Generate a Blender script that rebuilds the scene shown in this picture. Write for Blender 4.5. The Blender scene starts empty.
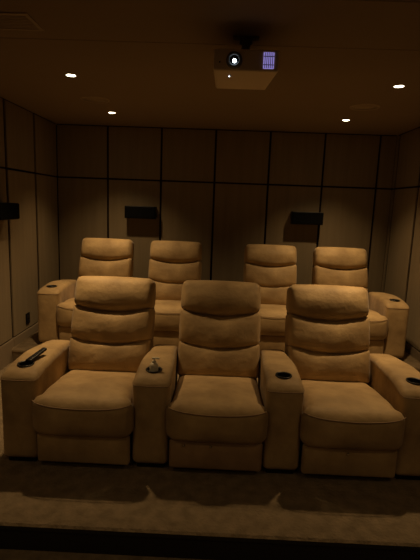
import bpy, bmesh, math, random
from mathutils import Vector, Matrix, noise
random.seed(7)
SC = bpy.context.scene
COL = SC.collection

# ------------------------------------------------------------ camera, world, exposure
def make_camera():
    cd = bpy.data.cameras.new('camera'); co = bpy.data.objects.new('camera', cd); COL.objects.link(co)
    f, pitch, roll, yaw = 441.7, -0.1697, 0.0371, -0.0193
    cd.sensor_fit = 'VERTICAL'; cd.sensor_height = 36; cd.sensor_width = 27
    cd.lens = 36 * f / 560; cd.clip_start = 0.05
    right = Vector((math.cos(yaw), -math.sin(yaw), 0)); hf = Vector((math.sin(yaw), math.cos(yaw), 0)); Z = Vector((0, 0, 1))
    fw = hf * math.cos(pitch) + Z * math.sin(pitch); up = -hf * math.sin(pitch) + Z * math.cos(pitch)
    c, s = math.cos(roll), math.sin(roll)
    r2 = right * c + up * s; u2 = up * c - right * s
    m = Matrix((r2, u2, -fw)).transposed().to_4x4(); m.translation = Vector((0, 0, 1.6214))
    co.matrix_world = m; SC.camera = co
make_camera()
W = bpy.data.worlds.new('world'); SC.world = W; W.use_nodes = True
W.node_tree.nodes['Background'].inputs[0].default_value = (0, 0, 0, 1)
W.node_tree.nodes['Background'].inputs[1].default_value = 0
SC.view_settings.view_transform = 'Standard'; SC.view_settings.look = 'None'
SC.view_settings.gamma = 1; SC.view_settings.use_curve_mapping = False
SC.view_settings.exposure = 0.0
LAMP_COLOR = (1.0, 0.665, 0.32)
LAMP_POWER = {'row': 124, 'rear': 74, 'front': 12}  # front: fill lamps added behind the camera
LAMP_ANGLE = {'row': math.radians(97), 'rear': math.radians(98), 'front': math.radians(160)}

# ------------------------------------------------------------ dimensions (metres)
D, H, HS = 5.537, 2.514, 1.885
XL, XR, YF = -2.032, 2.061, -1.6
X0, PW = -1.411, 0.6566
R = 0.134                 # riser under the back row
LOW = -0.15               # lower floor in front of the platform
F, G = 2.466, 4.278       # front faces of the two rows
PITCH, ARM = 0.8, 0.235
XF, XB, GAP = -1.293, -1.818, 0.051

# ------------------------------------------------------------ materials
def mat(name, color, rough=0.7, metal=0, color2=None, scale=8, bump=0.0, bscale=60, stretch=(1, 1, 1), emit=None, estr=0, sheen=0, spec=0.5, detail=4, coat=0):
    m = bpy.data.materials.new(name); m.use_nodes = True
    nt = m.node_tree; b = nt.nodes['Principled BSDF']
    b.inputs['Base Color'].default_value = (*color, 1); b.inputs['Roughness'].default_value = rough
    b.inputs['Metallic'].default_value = metal; b.inputs['Specular IOR Level'].default_value = spec
    b.inputs['Sheen Weight'].default_value = sheen; b.inputs['Coat Weight'].default_value = coat
    tc = nt.nodes.new('ShaderNodeTexCoord'); mp = nt.nodes.new('ShaderNodeMapping')
    mp.inputs['Scale'].default_value = stretch
    nt.links.new(tc.outputs['Object'], mp.inputs['Vector'])
    if color2:
        n = nt.nodes.new('ShaderNodeTexNoise'); n.inputs['Scale'].default_value = scale; n.inputs['Detail'].default_value = detail
        nt.links.new(mp.outputs[0], n.inputs['Vector'])
        cr = nt.nodes.new('ShaderNodeValToRGB')
        cr.color_ramp.elements[0].position = .32; cr.color_ramp.elements[1].position = .7
        cr.color_ramp.elements[0].color = (*color, 1); cr.color_ramp.elements[1].color = (*color2, 1)
        nt.links.new(n.outputs['Fac'], cr.inputs[0]); nt.links.new(cr.outputs[0], b.inputs['Base Color'])
    if bump:
        n = nt.nodes.new('ShaderNodeTexNoise'); n.inputs['Scale'].default_value = bscale; n.inputs['Detail'].default_value = 6
        nt.links.new(mp.outputs[0], n.inputs['Vector'])
        bp = nt.nodes.new('ShaderNodeBump'); bp.inputs['Strength'].default_value = bump; bp.inputs['Distance'].default_value = .01
        nt.links.new(n.outputs['Fac'], bp.inputs['Height']); nt.links.new(bp.outputs[0], b.inputs['Normal'])
    if emit:
        b.inputs['Emission Color'].default_value = (*emit, 1); b.inputs['Emission Strength'].default_value = estr
    return m

LEATHER = mat('tan_suede_leather', (.31, .205, .093), .62, color2=(.54, .375, .18), scale=5, bump=.55, bscale=17, sheen=.15, spec=.25, detail=7)
PIPING = mat('tan_seam_piping', (.26, .165, .085), .7)
SHELL = mat('dark_brown_backing', (.10, .07, .045), .8)
FILM = mat('tan_leather_under_film', (.30, .19, .10), .45, color2=(.42, .27, .14), scale=9, bump=.5, bscale=18, coat=.35)
WALLM = mat('brown_wall_fabric', (.25, .195, .12), .85, color2=(.285, .222, .138), scale=3, bump=.08, bscale=120, stretch=(6, 6, .5), spec=.2)
GROOVE = mat('black_groove', (.014, .008, .007), .9, spec=.1)
CEIL = mat('brown_ceiling_paint', (.27, .205, .137), .8, color2=(.285, .215, .143), scale=1.3, spec=.2)
CARPET = mat('brown_pile_carpet', (.18, .135, .082), 1, color2=(.28, .21, .128), scale=14, bump=1, bscale=55, spec=.05, detail=8)
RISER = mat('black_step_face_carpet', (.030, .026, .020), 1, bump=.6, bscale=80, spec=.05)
BASEM = mat('brown_baseboard', (.27, .21, .14), .6, spec=.3)
BLACK = mat('black_plastic', (.008, .008, .009), .45, spec=.25)
MESHB = mat('black_speaker_cloth', (.006, .006, .006), 1, spec=.03)
CUPM = mat('black_cup_holder', (.01, .009, .008), .4)
CUPRIM = mat('dark_metal_rim', (.06, .05, .04), .35, metal=.7)
CHROME = mat('chrome_glint', (.8, .78, .74), .15, metal=1)  # stands in for bright glints on the footrests
PROJB = mat('matt_projector_shell', (.82, .70, .54), .5)
LENSG = mat('lens_glass', (.02, .03, .045), .08, coat=.8)
LENSR = mat('grey_lens_ring', (.16, .17, .18), .35, metal=.4)
GLOWW = mat('white_lamp_glow', (1, 1, 1), .5, emit=(.85, .95, 1), estr=5)
GLOWV = mat('violet_lamp_glow', (.3, .28, .6), .5, color2=(.12, .09, .3), scale=60, emit=(.42, .34, .9), estr=.55)
GRILL = mat('pale_ceiling_grille', (.38, .30, .21), .7)
LAMPE = mat('downlight_lens', (1, 1, 1), .5, emit=(1, .88, .62), estr=14)
TRIMM = mat('downlight_ring', (.30, .24, .16), .5)
BEIGE = mat('beige_plastic', (.78, .70, .52), .45)

# ------------------------------------------------------------ helpers
def link(name, me, m, parent=None, smooth=False, loc=None):
    o = bpy.data.objects.new(name, me); COL.objects.link(o)
    for x in (m if isinstance(m, (list, tuple)) else [m]): me.materials.append(x)
    if smooth:
        for p in me.polygons: p.use_smooth = True
    if parent: o.parent = parent
    if loc: o.location = loc
    return o
def build(name, bm, m, parent=None, smooth=False, loc=None):
    bmesh.ops.recalc_face_normals(bm, faces=bm.faces)
    me = bpy.data.meshes.new(name); bm.to_mesh(me); bm.free()
    return link(name, me, m, parent, smooth, loc)
def tag(o, label=None, cat=None, group=None, kind=None):
    if label: o['label'] = label
    if cat: o['category'] = cat
    if group: o['group'] = group
    if kind: o['kind'] = kind
    return o
def empty(name, loc, label=None, cat=None, group=None):
    o = bpy.data.objects.new(name, None); COL.objects.link(o); o.location = loc; o.empty_display_size = .1
    return tag(o, label, cat, group)
def box(bm, x0, x1, y0, y1, z0, z1, mi=0):
    vs = [bm.verts.new((x, y, z)) for x in (x0, x1) for y in (y0, y1) for z in (z0, z1)]
    for q in ((0, 1, 3, 2), (4, 6, 7, 5), (0, 4, 5, 1), (2, 3, 7, 6), (0, 2, 6, 4), (1, 5, 7, 3)):
        f = bm.faces.new([vs[i] for i in q]); f.material_index = mi
def bevel_box(bm, x0, x1, y0, y1, z0, z1, r=.004, seg=2, mi=0):
    b2 = bmesh.new(); box(b2, x0, x1, y0, y1, z0, z1, mi)
    bmesh.ops.recalc_face_normals(b2, faces=b2.faces)
    bmesh.ops.bevel(b2, geom=b2.edges[:], offset=r, segments=seg, affect='EDGES', profile=.5)
    me = bpy.data.meshes.new('tmp'); b2.to_mesh(me); b2.free(); bm.from_mesh(me); bpy.data.meshes.remove(me)
def axis_samples(h, r, m, k=5):
    a = [-h + r * (1 - math.cos(math.pi / 2 * i / k)) for i in range(k + 1)]
    a = [-h + r * math.tan(math.pi / 4 * i / k) for i in range(k + 1)]
    mid = [-h + r + (2 * h - 2 * r) * i / m for i in range(1, m)]
    return a + mid + [-x for x in reversed(a)]
def rbox(bm, cen, size, r, n=(14, 6, 8), fn=None):
    """rounded, subdivided box; fn(x, y, z, hx, hy, hz) returns a displaced point (before cen is added)"""
    hs = [s / 2 for s in size]
    A = [axis_samples(hs[i], min(r, hs[i] * .98), n[i]) for i in range(3)]
    rr = [min(r, h * .98) for h in hs]
    cache = {}
    def V(q):
        key = tuple(round(c, 5) for c in q)
        if key in cache: return cache[key]
        cl = [max(-(hs[i] - rr[i]), min(hs[i] - rr[i], q[i])) for i in range(3)]
        d = [(q[i] - cl[i]) / rr[i] for i in range(3)]
        L = math.sqrt(sum(x * x for x in d)) or 1
        p = [cl[i] + d[i] / L * rr[i] for i in range(3)]
        if fn: p = fn(p[0], p[1], p[2], *hs)
        v = bm.verts.new((p[0] + cen[0], p[1] + cen[1], p[2] + cen[2])); cache[key] = v; return v
    for ax in range(3):
        u, w = [i for i in range(3) if i != ax]
        for sg in (-1, 1):
            for i in range(len(A[u]) - 1):
                for j in range(len(A[w]) - 1):
                    vs = []
                    for a, b in ((i, j), (i + 1, j), (i + 1, j + 1), (i, j + 1)):
                        q = [0, 0, 0]; q[ax] = sg * hs[ax]; q[u] = A[u][a]; q[w] = A[w][b]; vs.append(V(q))
                    if len(set(vs)) == 4:
                        try: bm.faces.new(vs)
                        except ValueError: pass
def lathe(bm, prof, cen=(0, 0, 0), n=28, axis='Z', mi=0):
    rings = []
    for r, z in prof:
        if r < 1e-6: ring = [None]
        ring = []
        for k in range(n if r > 1e-6 else 1):
            a = 2 * math.pi * k / n
            p = Vector((r * math.cos(a), r * math.sin(a), z))
            if axis == 'Y': p = Vector((p.x, p.z, p.y))
            if axis == 'X': p = Vector((p.z, p.x, p.y))
            ring.append(bm.verts.new(p + Vector(cen)))
        rings.append(ring)
    for a, b in zip(rings, rings[1:]):
        for k in range(n):
            if len(a) == 1 and len(b) == 1: continue
            if len(a) == 1: f = bm.faces.new((a[0], b[k], b[(k + 1) % n]))
            elif len(b) == 1: f = bm.faces.new((a[k], a[(k + 1) % n], b[0]))
            else: f = bm.faces.new((a[k], a[(k + 1) % n], b[(k + 1) % n], b[k]))
            f.material_index = mi
def tube(bm, pts, r, n=8, closed=False):
    pts = [Vector(p) for p in pts]; rings = []
    for i, p in enumerate(pts):
        a = pts[i - 1] if (i > 0 or closed) else p
        b = pts[(i + 1) % len(pts)] if (i < len(pts) - 1 or closed) else p
        t = (b - a).normalized(); up = Vector((0, 0, 1)) if abs(t.z) < .9 else Vector((0, 1, 0))
        s = t.cross(up).normalized(); q = s.cross(t)
        rings.append([bm.verts.new(p + s * r * math.cos(2 * math.pi * k / n) + q * r * math.sin(2 * math.pi * k / n)) for k in range(n)])
    pr = list(zip(rings, rings[1:])) + ([(rings[-1], rings[0])] if closed else [])
    for a, b in pr:
        for k in range(n): bm.faces.new((a[k], a[(k + 1) % n], b[(k + 1) % n], b[k]))
    if not closed:
        bm.faces.new(rings[0]); bm.faces.new(list(reversed(rings[-1])))

# ------------------------------------------------------------ the room
def structure(name, bm, m, smooth=False, parent=None):
    o = build(name, bm, m, parent, smooth)
    if not parent: tag(o, kind='structure')
    return o
GR = .012    # half groove
def panel_wall(name, verts_at, lo, hi, place, flip, zb):
    """fabric panels standing 15 mm proud of a dark backing; place(u, depth, z) -> point"""
    bm = bmesh.new()
    def pbox(u0, u1, d0, d1, z0, z1, mi, r):
        b2 = bmesh.new(); box(b2, u0, u1, d0, d1, z0, z1, mi)
        if r:
            bmesh.ops.recalc_face_normals(b2, faces=b2.faces)
            bmesh.ops.bevel(b2, geom=b2.edges[:], offset=r, segments=2, affect='EDGES')
        for v in b2.verts: v.co = place(*v.co)
        me = bpy.data.meshes.new('t'); b2.to_mesh(me); b2.free(); bm.from_mesh(me); bpy.data.meshes.remove(me)
    pbox(lo, hi, .015, .12, LOW - .05, H + .05, 1, 0)
    us = [lo] + [u for u in verts_at if lo < u < hi] + [hi]
    for a, b in zip(us, us[1:]):
        g = GR * (1 if 'back' in name else 1.8); a2 = a + (g if a != lo else 0); b2 = b - (g if b != hi else 0)
        if b2 - a2 < .03: continue
        for z0, z1 in ((zb, HS - GR * .8), (HS + GR * .8, H - .012)):
            pbox(a2, b2, 0, .016, z0, z1, 0, .003)
    return structure(name, bm, [WALLM, GROOVE])
ys_l = [4.2212 + PW * k for k in range(-9, 3)]
ys_r = [4.8008 + PW * k for k in range(-10, 2)]
xs_b = [X0 + PW * k for k in range(-1, 6)]
panel_wall('wall_back', xs_b, XL, XR, lambda u, d, z: Vector((u, D + d, z)), 0, R + .1)
panel_wall('wall_left', ys_l, YF, D, lambda u, d, z: Vector((XL - d, u, z)), 0, R + .1)
panel_wall('wall_right', ys_r, YF, D, lambda u, d, z: Vector((XR + d, u, z)), 0, R + .1)
panel_wall('wall_front', xs_b, XL, XR, lambda u, d, z: Vector((u, YF - d, z)), 0, R + .1)

bm = bmesh.new()    # ceiling of three broad boards with fine joints
for y0, y1 in ((YF - .1, 2.10), (2.106, 2.684), (2.69, D + .1)): bevel_box(bm, XL - .1, XR + .1, y0, y1, H, H + .06, .002, 1)
box(bm, XL - .1, XR + .1, YF - .1, D + .1, H + .02, H + .1, 1)
structure('ceiling', bm, [CEIL, GROOVE])

bm = bmesh.new()    # floor: lower floor, platform of the front row, riser of the back row
def slab(x0, x1, y0, y1, z0, z1, nx, ny):
    g = [[bm.verts.new((x0 + (x1 - x0) * i / nx, y0 + (y1 - y0) * j / ny, z1)) for j in range(ny + 1)] for i in range(nx + 1)]
    for i in range(nx):
        for j in range(ny): bm.faces.new((g[i][j], g[i + 1][j], g[i + 1][j + 1], g[i][j + 1]))
    box(bm, x0, x1, y0, y1, z0, z1 - .002)
slab(XL, XR, YF, 1.98, LOW - .1, LOW, 4, 4)
structure('floor', bm, CARPET)
def step(name, y0, y1, z0, z1, face=0):
    bm = bmesh.new()
    # rounded carpet nosing along the front edge
    prof = [(y0 + .012, z0), (y0 + .006, z1 - .045), (y0, z1 - .03), (y0 + .004, z1 - .012), (y0 + .016, z1 - .002), (y0 + .035, z1), (y1, z1), (y1, z0)]
    a = [bm.verts.new((XL, y, z)) for y, z in prof]; b = [bm.verts.new((XR, y, z)) for y, z in prof]
    for i in range(len(prof)): bm.faces.new((a[i], a[(i + 1) % len(prof)], b[(i + 1) % len(prof)], b[i]))
    bm.faces.new(a); bm.faces.new(list(reversed(b)))
    bm.faces.ensure_lookup_table()
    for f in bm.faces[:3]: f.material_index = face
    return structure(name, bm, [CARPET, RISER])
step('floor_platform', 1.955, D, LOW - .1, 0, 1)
step('floor_riser', 4.16, D, -.002, R)

def baseboard(name, segs, place):
    bm = bmesh.new()
    for u0, u1, z0, z1 in segs:
        b2 = bmesh.new(); box(b2, u0, u1, -.006, .02, z0, z1 - .004)
        bmesh.ops.recalc_face_normals(b2, faces=b2.faces)
        bmesh.ops.bevel(b2, geom=b2.edges[:], offset=.003, segments=2, affect='EDGES')
        for v in b2.verts: v.co = place(*v.co)
        me = bpy.data.meshes.new('t'); b2.to_mesh(me); b2.free(); bm.from_mesh(me); bpy.data.meshes.remove(me)
    structure(name, bm, BASEM)
T = R + .1
def side_segs(ys):
    out = []; us = [YF] + [y for y in ys if YF < y < D] + [D]
    for a, b in zip(us, us[1:]):
        zz = LOW if b < 2.2 else (0 if b < 4.5 else R)
        if b - a > .02: out.append((a + .004, b - .004, zz, T - .008))
    return out
baseboard('baseboard_left', side_segs(ys_l), lambda u, d, z: Vector((XL - d, u, z)))
baseboard('baseboard_right', side_segs(ys_r), lambda u, d, z: Vector((XR + d, u, z)))
baseboard('baseboard_back', [(XL + .01, XR - .01, R, T - .008)], lambda u, d, z: Vector((u, D + d, z)))

# ------------------------------------------------------------ recliners
LEAN = math.radians(16)
HW = .297
def crv(x, hw): return max(0., 1 - (x / hw) ** 2)
def pad(parent, name, s0, s1, kind, thick=.17, width=2 * HW, seed=0):
    """one puffed section of the backrest, built along the leaning back"""
    h = s1 - s0 + .012
    bm = bmesh.new()
    def fn(x, y, z, hx, hy, hz):
        v = (z + hz) / (2 * hz); cx = crv(x, hx)
        front = max(0, -y / hy)
        sag = .046 * cx
        wt = {'head': (1 - v) ** .8, 'mid': 1, 'low': v}[kind]
        z2 = z - sag * wt + (.008 * cx * v if kind == 'head' else 0)
        puff = .040 * cx ** .4 * math.sin(math.pi * min(1, max(0, v))) ** .55
        tip = (.027 if kind != 'low' else .012) * (1 - v)
        if kind == 'head': puff -= .020 * max(0, v - .55) / .45 * cx ** .3
        y2 = y - front * (puff + tip * cx ** .25 + {'head': 0, 'mid': .016, 'low': .040}[kind] * (cx ** .3 * .6 + .4))
        edge = abs(2 * v - 1) ** 3
        y2 -= front * .0016 * edge * (math.sin(x * 95 + seed) + .6 * math.sin(x * 151 + 2 * seed))
        y2 += front * .006 * noise.noise(Vector((x * 7, z * 9, seed * 3.1)))
        x2 = x * (1 + .010 * math.sin(math.pi * v) - (.018 * v * v if kind == 'head' else 0))
        return [x2, y2, z2]
    rbox(bm, (0, 0, 0), (width, thick, h), .045 if kind == 'head' else .03, (22, 4, 12), fn)
    M = Matrix.Translation((0, .585, .40)) @ Matrix.Rotation(-LEAN, 4, 'X') @ Matrix.Translation((0, thick / 2, (s0 + s1) / 2))
    bmesh.ops.transform(bm, matrix=M, verts=bm.verts)
    return build(name, bm, LEATHER, parent, True)

def arm_top(y):      # y measured back from the front face
    t = min(1, max(0, y / .32)); u = min(1, max(0, (y - .32) / .4)); return .578 + .030 * (t * (2 - t)) - .030 * u * u * (3 - 2 * u)
def make_arm(parent, xc):
    w, L, h = .230, .76, .548
    bm = bmesh.new()
    def fn(x, y, z, hx, hy, hz):
        yy = y + hy; v = (z + hz) / (2 * hz)
        z2 = z + (arm_top(yy) - .578) * max(0, v - .3) / .7
        if v > .9: z2 += .006 * crv(x, hx)
        y2 = y - .010 * math.sin(math.pi * v) * max(0, -y / hy) * crv(x, hx) ** .5
        # front top corner is rounder
        k = max(0, 1 - yy / .09) * max(0, (v - .86) / .14); z2 -= .020 * k * k
        q = min(1, max(0, (yy - .30) / .30)); q = q * q * (3 - 2 * q)
        x2 = x * (1 - .03 * math.sin(math.pi * v)) * (1 - .16 * q)
        z2 -= .05 * max(0, v - .5) * max(0, yy - .62) / .18
        return [x2, y2, z2]
    rbox(bm, (xc, L / 2, .03 + h / 2), (w, L, h), .040, (8, 18, 12), fn)
    me0 = bpy.data.meshes.new('armrest'); bmesh.ops.recalc_face_normals(bm, faces=bm.faces); bm.to_mesh(me0); bm.free()
    o = link('armrest', me0, [LEATHER], parent, True)
    # sink a round hole for the cup holder
    bc = bmesh.new(); lathe(bc, [(0, .50), (.046, .50), (.046, .70), (0, .70)], (xc, .125, 0), 32)
    bmesh.ops.recalc_face_normals(bc, faces=bc.faces)
    mc = bpy.data.meshes.new('cut'); bc.to_mesh(mc); bc.free(); co = bpy.data.objects.new('cut', mc); COL.objects.link(co); co.parent = parent
    md = o.modifiers.new('b', 'BOOLEAN'); md.object = co; md.operation = 'DIFFERENCE'; md.solver = 'EXACT'
    bpy.context.view_layer.update()
    me = bpy.data.meshes.new_from_object(o.evaluated_get(bpy.context.evaluated_depsgraph_get()))
    o.modifiers.clear(); o.data = me; bpy.data.objects.remove(co)
    for p in me.polygons: p.use_smooth = True
    me.set_sharp_from_angle(angle=math.radians(50)) if hasattr(me, 'set_sharp_from_angle') else None
    zt = arm_top(.125) + .007
    bm = bmesh.new()
    lathe(bm, [(.041, zt - .002), (.0445, zt + .003), (.050, zt + .003), (.052, zt - .003), (.0455, zt - .006), (.0455, zt - .072), (0, zt - .072), (0, zt - .068), (.041, zt - .068), (.041, zt - .002)], (xc, .125, 0), 36)
    c = build('cup_holder', bm, CUPM, o, True); tag(c, 'round black cup holder')
    # piping around the top of the front face
    bm = bmesh.new(); zs = .548
    pts = [(xc - .1125, .07, zs + .006), (xc - .113, .035, zs), (xc - .105, .0065, zs - .004), (xc - .092, -.0015, zs - .004), (xc, -.0045, zs - .004), (xc + .092, -.0015, zs - .004), (xc + .105, .0065, zs - .004), (xc + .113, .035, zs), (xc + .1125, .07, zs + .006)]
    tube(bm, pts, .0028, 6)
    build('piping', bm, PIPING, o, True)
    return o

def make_recliner(loc, label, group, arms=(-1,), film=False, glint_dot=None, seed=0):
    t = empty('recliner', loc, label, 'recliner', group)
    S = (PITCH - ARM)
    pad(t, 'lumbar_cushion', -.01, .238, 'low', seed=seed)
    pad(t, 'back_cushion', .238, .470, 'mid', seed=seed + 1)
    pad(t, 'headrest', .470, .683, 'head', .16, seed=seed + 2)
    # upholstered shell behind the cushions, a little wider low down
    bm = bmesh.new()
    def fs(x, y, z, hx, hy, hz):
        v = (z + hz) / (2 * hz); return [x * (1 - .06 * v ** 4), y, z]
    rbox(bm, (0, 0, 0), (.575, .09, .66), .035, (10, 3, 12), fs)
    M = Matrix.Translation((0, .585, .40)) @ Matrix.Rotation(-LEAN, 4, 'X') @ Matrix.Translation((0, .190, .29))
    bmesh.ops.transform(bm, matrix=M, verts=bm.verts)
    sh = build('back_shell', bm, SHELL, t, True)
    # seat
    bm = bmesh.new()
    def fseat(x, y, z, hx, hy, hz):
        v = (z + hz) / (2 * hz); u = (y + hy) / (2 * hy)
        top = max(0, (v - .5) * 2)
        z2 = z + top * (.022 * crv(x, hx) ** .6 * math.sin(math.pi * min(1, u * .9 + .15)) - .045 * max(0, u - .25) / .75)
        z2 += top * .004 * noise.noise(Vector((x * 8, y * 8, seed + .5)))
        fr = max(0, 1 - u * 3.2)
        fl = min(1, max(0, (.012 - (y + .265)) / .018)); x = x * (1 + .085 * fl)
        z2 -= top * .022 * max(0, u - .55) / .45
        y2 = y - fr * (.022 * crv(x, hx) ** .6 * math.sin(math.pi * v) + .012 * v)
        z2 -= fr * .010 * crv(x, hx) * (1 if v > .35 else .4)
        return [x, y2, z2]
    rbox(bm, (0, .265, .345), (S - .006, .68, .242), .065, (20, 20, 8), fseat)
    seat = build('seat', bm, LEATHER, t, True)
    bm = bmesh.new()   # curved seam across the front of the seat
    hx = S / 2
    hx = S / 2 * 1.075
    pts = [(hx * k / 12 * .968, -.076 - .026 * crv(hx * k / 12, hx) ** .6 + .030 * (abs(k) / 12) ** 7, .444 - .018 * crv(hx * k / 12, hx) + .0) for k in range(-12, 13)]
    tube(bm, pts, .0032, 6)
    build('piping', bm, PIPING, seat, True)
    # footrest flap
    bm = bmesh.new()
    def ff(x, y, z, hx, hy, hz):
        v = (z + hz) / (2 * hz)
        return [x, y - max(0, -y / hy) * (.012 * crv(x, hx) ** .5 * math.sin(math.pi * v) + .0015 * math.sin(x * 70 + seed)), z]
    rbox(bm, (0, -.012, .136), (S - .004, .05, .188), .020, (18, 2, 8), ff)
    fo = build('footrest', bm, FILM if film else LEATHER, t, True)
    if glint_dot is not None:  # small shiny dots modelled in place of glints on the footrest
        for sx, sz in glint_dot:
            bm = bmesh.new(); lathe(bm, [(0, -.0075), (.006, -.006), (.009, 0), (0, 0.004)], (sx, -.0505, sz), 12, 'Y')
            build('glint_dot', bm, CHROME, fo, True)
    # frame below the seat and dark plinth
    bm = bmesh.new(); bevel_box(bm, -S / 2 + .012, S / 2 - .012, .0, .76, .05, .25, .01)
    bevel_box(bm, -.286, .286, .44, .74, .06, .38, .01)
    bevel_box(bm, -S / 2 - .0, S / 2 + .0, .05, .74, 0, .05, .004)
    build('base', bm, SHELL, t)
    for s in arms: make_arm(t, s * PITCH / 2)
    for s in arms:
        bm = bmesh.new(); bevel_box(bm, s * PITCH / 2 - .085, s * PITCH / 2 + .085, .03, .77, 0, .034, .003)
        build('plinth', bm, BLACK, t)
    return t

GF, GB = 'recliners in the front row', 'recliners in the back row'
fx = [XF + ARM / 2 + PITCH / 2 + i * PITCH for i in range(3)]
make_recliner((fx[0], F, 0), 'tan suede recliner in the front row, leftmost, with a dark remote on its arm', GF, (-1,), seed=1)
make_recliner((fx[1], F, 0), 'tan suede recliner in the middle of the front row, dimmer than both beside it', GF, (-1,), film=True, glint_dot=[(-.19, .205), (-.03, .205)], seed=4)
make_recliner((fx[2], F, 0), 'tan suede recliner in the front row, rightmost, with cup holders on both arms', GF, (-1, 1), glint_dot=[(-.02, .20)], seed=7)
bx = [XB + ARM / 2 + PITCH / 2, XB + ARM / 2 + 1.5 * PITCH, XB + ARM / 2 + 2.5 * PITCH + ARM + GAP, XB + ARM / 2 + 3.5 * PITCH + ARM + GAP]
bl = ['tan suede recliner in the back row beside the left wall', 'tan suede recliner in the back row, second from the left wall',
      'tan suede recliner in the back row, second from the right wall', 'tan suede recliner in the back row beside the right wall']
for i, (x, ar) in enumerate(zip(bx, ((-1,), (-1, 1), (-1,), (-1, 1)))):
    make_recliner((x, G, R), bl[i], GB, ar, seed=11 + 3 * i)

# ------------------------------------------------------------ things on the arms
def make_remote():
    t = empty('remote_control', (XF + ARM / 2 + .055, F + .165, .592), 'dark slim remote control resting on the cup holder of the far left front armrest', 'remote control')
    bm = bmesh.new()
    rbox(bm, (0, 0, 0), (.040, .165, .018), .0088, (6, 12, 2), lambda x, y, z, a, b, c: [x * (1 - .15 * (y / b)), y, z])
    M = Matrix.Translation((-.02, .042, .042)) @ Matrix.Rotation(math.radians(-19), 4, 'Z') @ Matrix.Rotation(math.radians(13), 4, 'X')
    bmesh.ops.transform(bm, matrix=M, verts=bm.verts)
    b = build('body', bm, BLACK, t, True)
    for k in range(4):
        for s in (-1, 1):
            bm = bmesh.new(); lathe(bm, [(0, .0115), (.005, .0105), (.0055, .008)], (s * .009, -.05 + .03 * k, 0), 10)
            bmesh.ops.transform(bm, matrix=M, verts=bm.verts); build('button', bm, CUPRIM, b, True)
make_remote()
def make_bottle():
    t = empty('pump_bottle', (XF + PITCH + ARM / 2, F + .125, .5445), 'small beige pump bottle in the cup holder between left and middle front recliners', 'bottle')
    bm = bmesh.new(); lathe(bm, [(0, 0), (.024, 0), (.027, .004), (.027, .085), (.022, .098), (.012, .104), (0, .104)], n=24)
    build('body', bm, BEIGE, t, True)
    bm = bmesh.new(); lathe(bm, [(0, .102), (.013, .102), (.013, .114), (.004, .116), (.004, .128), (0, .128)], n=16); c = build('collar', bm, BEIGE, t, True)
    bm = bmesh.new(); rbox(bm, (.010, 0, .131), (.046, .016, .010), .0045, (6, 2, 2)); build('nozzle', bm, BEIGE, t, True)
make_bottle()

# ------------------------------------------------------------ wall speakers and socket
def speaker(loc, rz, label):
    t = empty('wall_speaker', loc, label, 'speaker', 'black wall speakers'); t.rotation_euler.z = rz
    w, h, d = .375, .150, .14
    bm = bmesh.new(); bevel_box(bm, -w / 2, w / 2, -d, -.012, -h / 2, h / 2, .005); build('cabinet', bm, BLACK, t)
    bm = bmesh.new(); rbox(bm, (0, -d - .004, 0), (w - .012, .014, h - .012), .006, (10, 2, 6)); build('grille', bm, MESHB, t, True)
    bm = bmesh.new(); bevel_box(bm, -.05, .05, -.02, 0, -.05, .05, .002); build('bracket', bm, BLACK, t)
speaker((-.985, D, 1.493), 0, 'black box speaker on the back wall, nearer the left wall')
speaker((1.045, D, 1.497), 0, 'black box speaker on the back wall, nearer the right wall')
speaker((XL, 3.95, 1.493), math.radians(90), 'black box speaker on the left side wall at the frame edge')
t = empty('wall_socket', (XL, 4.555, .345), 'small black power socket low on the left wall', 'socket')
bm = bmesh.new(); bevel_box(bm, 0, .010, -.043, .043, -.058, .058, .003); p = build('plate', bm, BLACK, t)
bm = bmesh.new()
for dz in (-.025, .02): bevel_box(bm, .009, .013, -.024, .024, dz - .014, dz + .014, .002)
build('socket_insert', bm, CUPRIM, p)

# ------------------------------------------------------------ ceiling: downlights, discs, vent
def downlight(x, y, kind, label, group='recessed ceiling downlights'):
    t = empty('downlight', (x, y, H), label, 'downlight', group)
    bm = bmesh.new(); lathe(bm, [(.034, .0), (.034, -.004), (.047, -.003), (.050, 0)], n=32); build('trim_ring', bm, TRIMM, t, True)
    bm = bmesh.new(); lathe(bm, [(0, -.0035), (.034, -.0025), (.034, 0), (0, .0)], n=32); build('lens', bm, LAMPE, t, True)
    ld = bpy.data.lights.new('lamp', 'SPOT'); ld.energy = LAMP_POWER[kind]; ld.color = LAMP_COLOR
    ld.spot_size = LAMP_ANGLE[kind]; ld.spot_blend = 1.0; ld.shadow_soft_size = .04
    lo = bpy.data.objects.new('lamp', ld); COL.objects.link(lo); lo.parent = t; lo.location = (0, 0, -.012)
    return t
downlight(-1.136, 3.404, 'row', 'glowing ceiling downlight left of the projector, the nearer of the left two')
downlight(-1.163, 4.74, 'rear', 'glowing round downlight in the ceiling by the back wall, left side')
downlight(1.249, 3.42, 'row', 'glowing round downlight in the ceiling at far right of the photo')
downlight(1.228, 4.725, 'rear', 'glowing round downlight in the ceiling by the back wall, right side')

for x, y, lab in ((-1.13, .75, 'unseen fill downlight added over the lower floor, left'), (1.25, .76, 'unseen fill downlight added over the lower floor, right'),
                  (-1.13, -.6, 'unseen fill downlight added by the front wall, left'), (1.25, -.6, 'unseen fill downlight added by the front wall, right')):
    downlight(x, y, 'front', lab)  # unseen lamps, added to brighten the chair fronts

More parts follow.
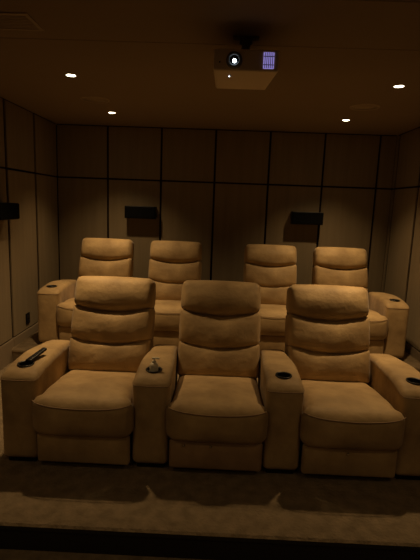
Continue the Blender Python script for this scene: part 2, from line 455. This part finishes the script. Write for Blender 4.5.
def disc(x, y, label):
    t = empty('ceiling_speaker', (x, y, H), label, 'ceiling speaker', 'round ceiling speakers')
    bm = bmesh.new(); lathe(bm, [(.105, 0), (.105, -.006), (.125, -.006), (.130, -.001), (.130, 0)], n=40); build('rim', bm, GRILL, t, True)
    bm = bmesh.new(); lathe(bm, [(0, -.006), (.105, -.004), (.105, 0), (0, 0)], n=40); build('grille', bm, GRILL, t, True)
disc(-1.177, 4.172, 'pale round speaker grille flush in the ceiling, between the two left downlights')
disc(1.227, 4.12, 'pale round speaker grille flush in the ceiling, between the two right downlights')
t = empty('ceiling_vent', (-1.16, 2.44, H), 'faint rectangular air vent in the ceiling at upper left', 'vent')
bm = bmesh.new()
for a in ((-.17, .17, -.11, -.09), (-.17, .17, .09, .11), (-.17, -.15, -.09, .09), (.15, .17, -.09, .09)): box(bm, a[0], a[1], a[2], a[3], -.006, 0)
build('frame', bm, GRILL, t)
bm = bmesh.new()
for k in range(9): bevel_box(bm, -.15, .15, -.087 + .02 * k, -.075 + .02 * k, -.004, 0, .001, 1)
build('louvres', bm, GRILL, t)

# ------------------------------------------------------------ projector
def make_projector():
    t = empty('projector', (.097, 2.40, 2.296), 'beige ceiling projector with round lens and violet lit vent, on a short mount', 'projector')
    bm = bmesh.new()
    def fb(x, y, z, hx, hy, hz):
        u = (y + hy) / (2 * hy)
        return [x * (1 - .12 * u) + (-.012 * u), y, z + .012 * math.sin(0) - .006 * u * (z > 0)]
    rbox(bm, (0, .185, .053), (.334, .37, .106), .012, (12, 12, 4), fb)
    body = build('body', bm, PROJB, t, True)
    # lens: ring, glass, glowing centre
    lx, lz = -.062, .050
    bm = bmesh.new(); lathe(bm, [(.024, .002), (.024, -.012), (.032, -.016), (.040, -.010), (.042, .002)], (lx, 0, lz), 36, 'Y')
    ring = build('lens_ring', bm, LENSR, t, True)
    bm = bmesh.new(); lathe(bm, [(0, -.010), (.012, -.009), (.024, -.003), (.024, .001), (0, .001)], (lx, 0, lz), 30, 'Y'); build('lens_glass', bm, LENSG, ring, True)
    bm = bmesh.new(); lathe(bm, [(0, -.0135), (.007, -.013), (.0105, -.0105), (.007, -.008), (0, -.008)], (lx + .001, 0, lz - .006), 20, 'Y')
    build('lens_light', bm, GLOWW, ring, True)
    # vent with violet light between the slats
    bm = bmesh.new(); rbox(bm, (.113, -.001, .053), (.054, .006, .078), .003, (2, 2, 2)); v = build('vent', bm, GLOWV, t)
    bm = bmesh.new()
    for k in range(2): bevel_box(bm, .086, .140, -.0065, -.003, .030 + .040 * k, .0335 + .040 * k, .0005, 1)
    for k in range(5): bevel_box(bm, .092 + .0095 * k, .0955 + .0095 * k, -.0060, -.003, .016, .090, .0005, 1)
    build('slats', bm, LENSR, v)
    bm = bmesh.new(); lathe(bm, [(0, -.002), (.003, -.0015), (.0035, .001)], (-.083, .10, 0), 10, 'Z')
    bmesh.ops.translate(bm, vec=(0, 0, -.001), verts=bm.verts); build('indicator', bm, GLOWW, body, True)
    bm = bmesh.new(); lathe(bm, [(0, -.003), (.004, -.002), (.004, .001)], (-.135, 0, .040), 12, 'Y'); build('sensor', bm, BLACK, body, True)
    # mount
    zc = H - 2.296
    bm = bmesh.new(); bevel_box(bm, -.070, .070, .145, .195, zc - .008, zc, .003); pl = build('ceiling_plate', bm, SHELL, t)
    bm = bmesh.new(); lathe(bm, [(.024, .110), (.024, zc - .01)], (0, .17, 0), 20); lathe(bm, [(.034, zc - .03), (.034, zc - .01)], (0, .17, 0), 20)
    build('pole', bm, SHELL, t, True)
    bm = bmesh.new(); bevel_box(bm, -.055, .055, .12, .22, .098, .116, .004); build('bracket', bm, SHELL, t)
make_projector()
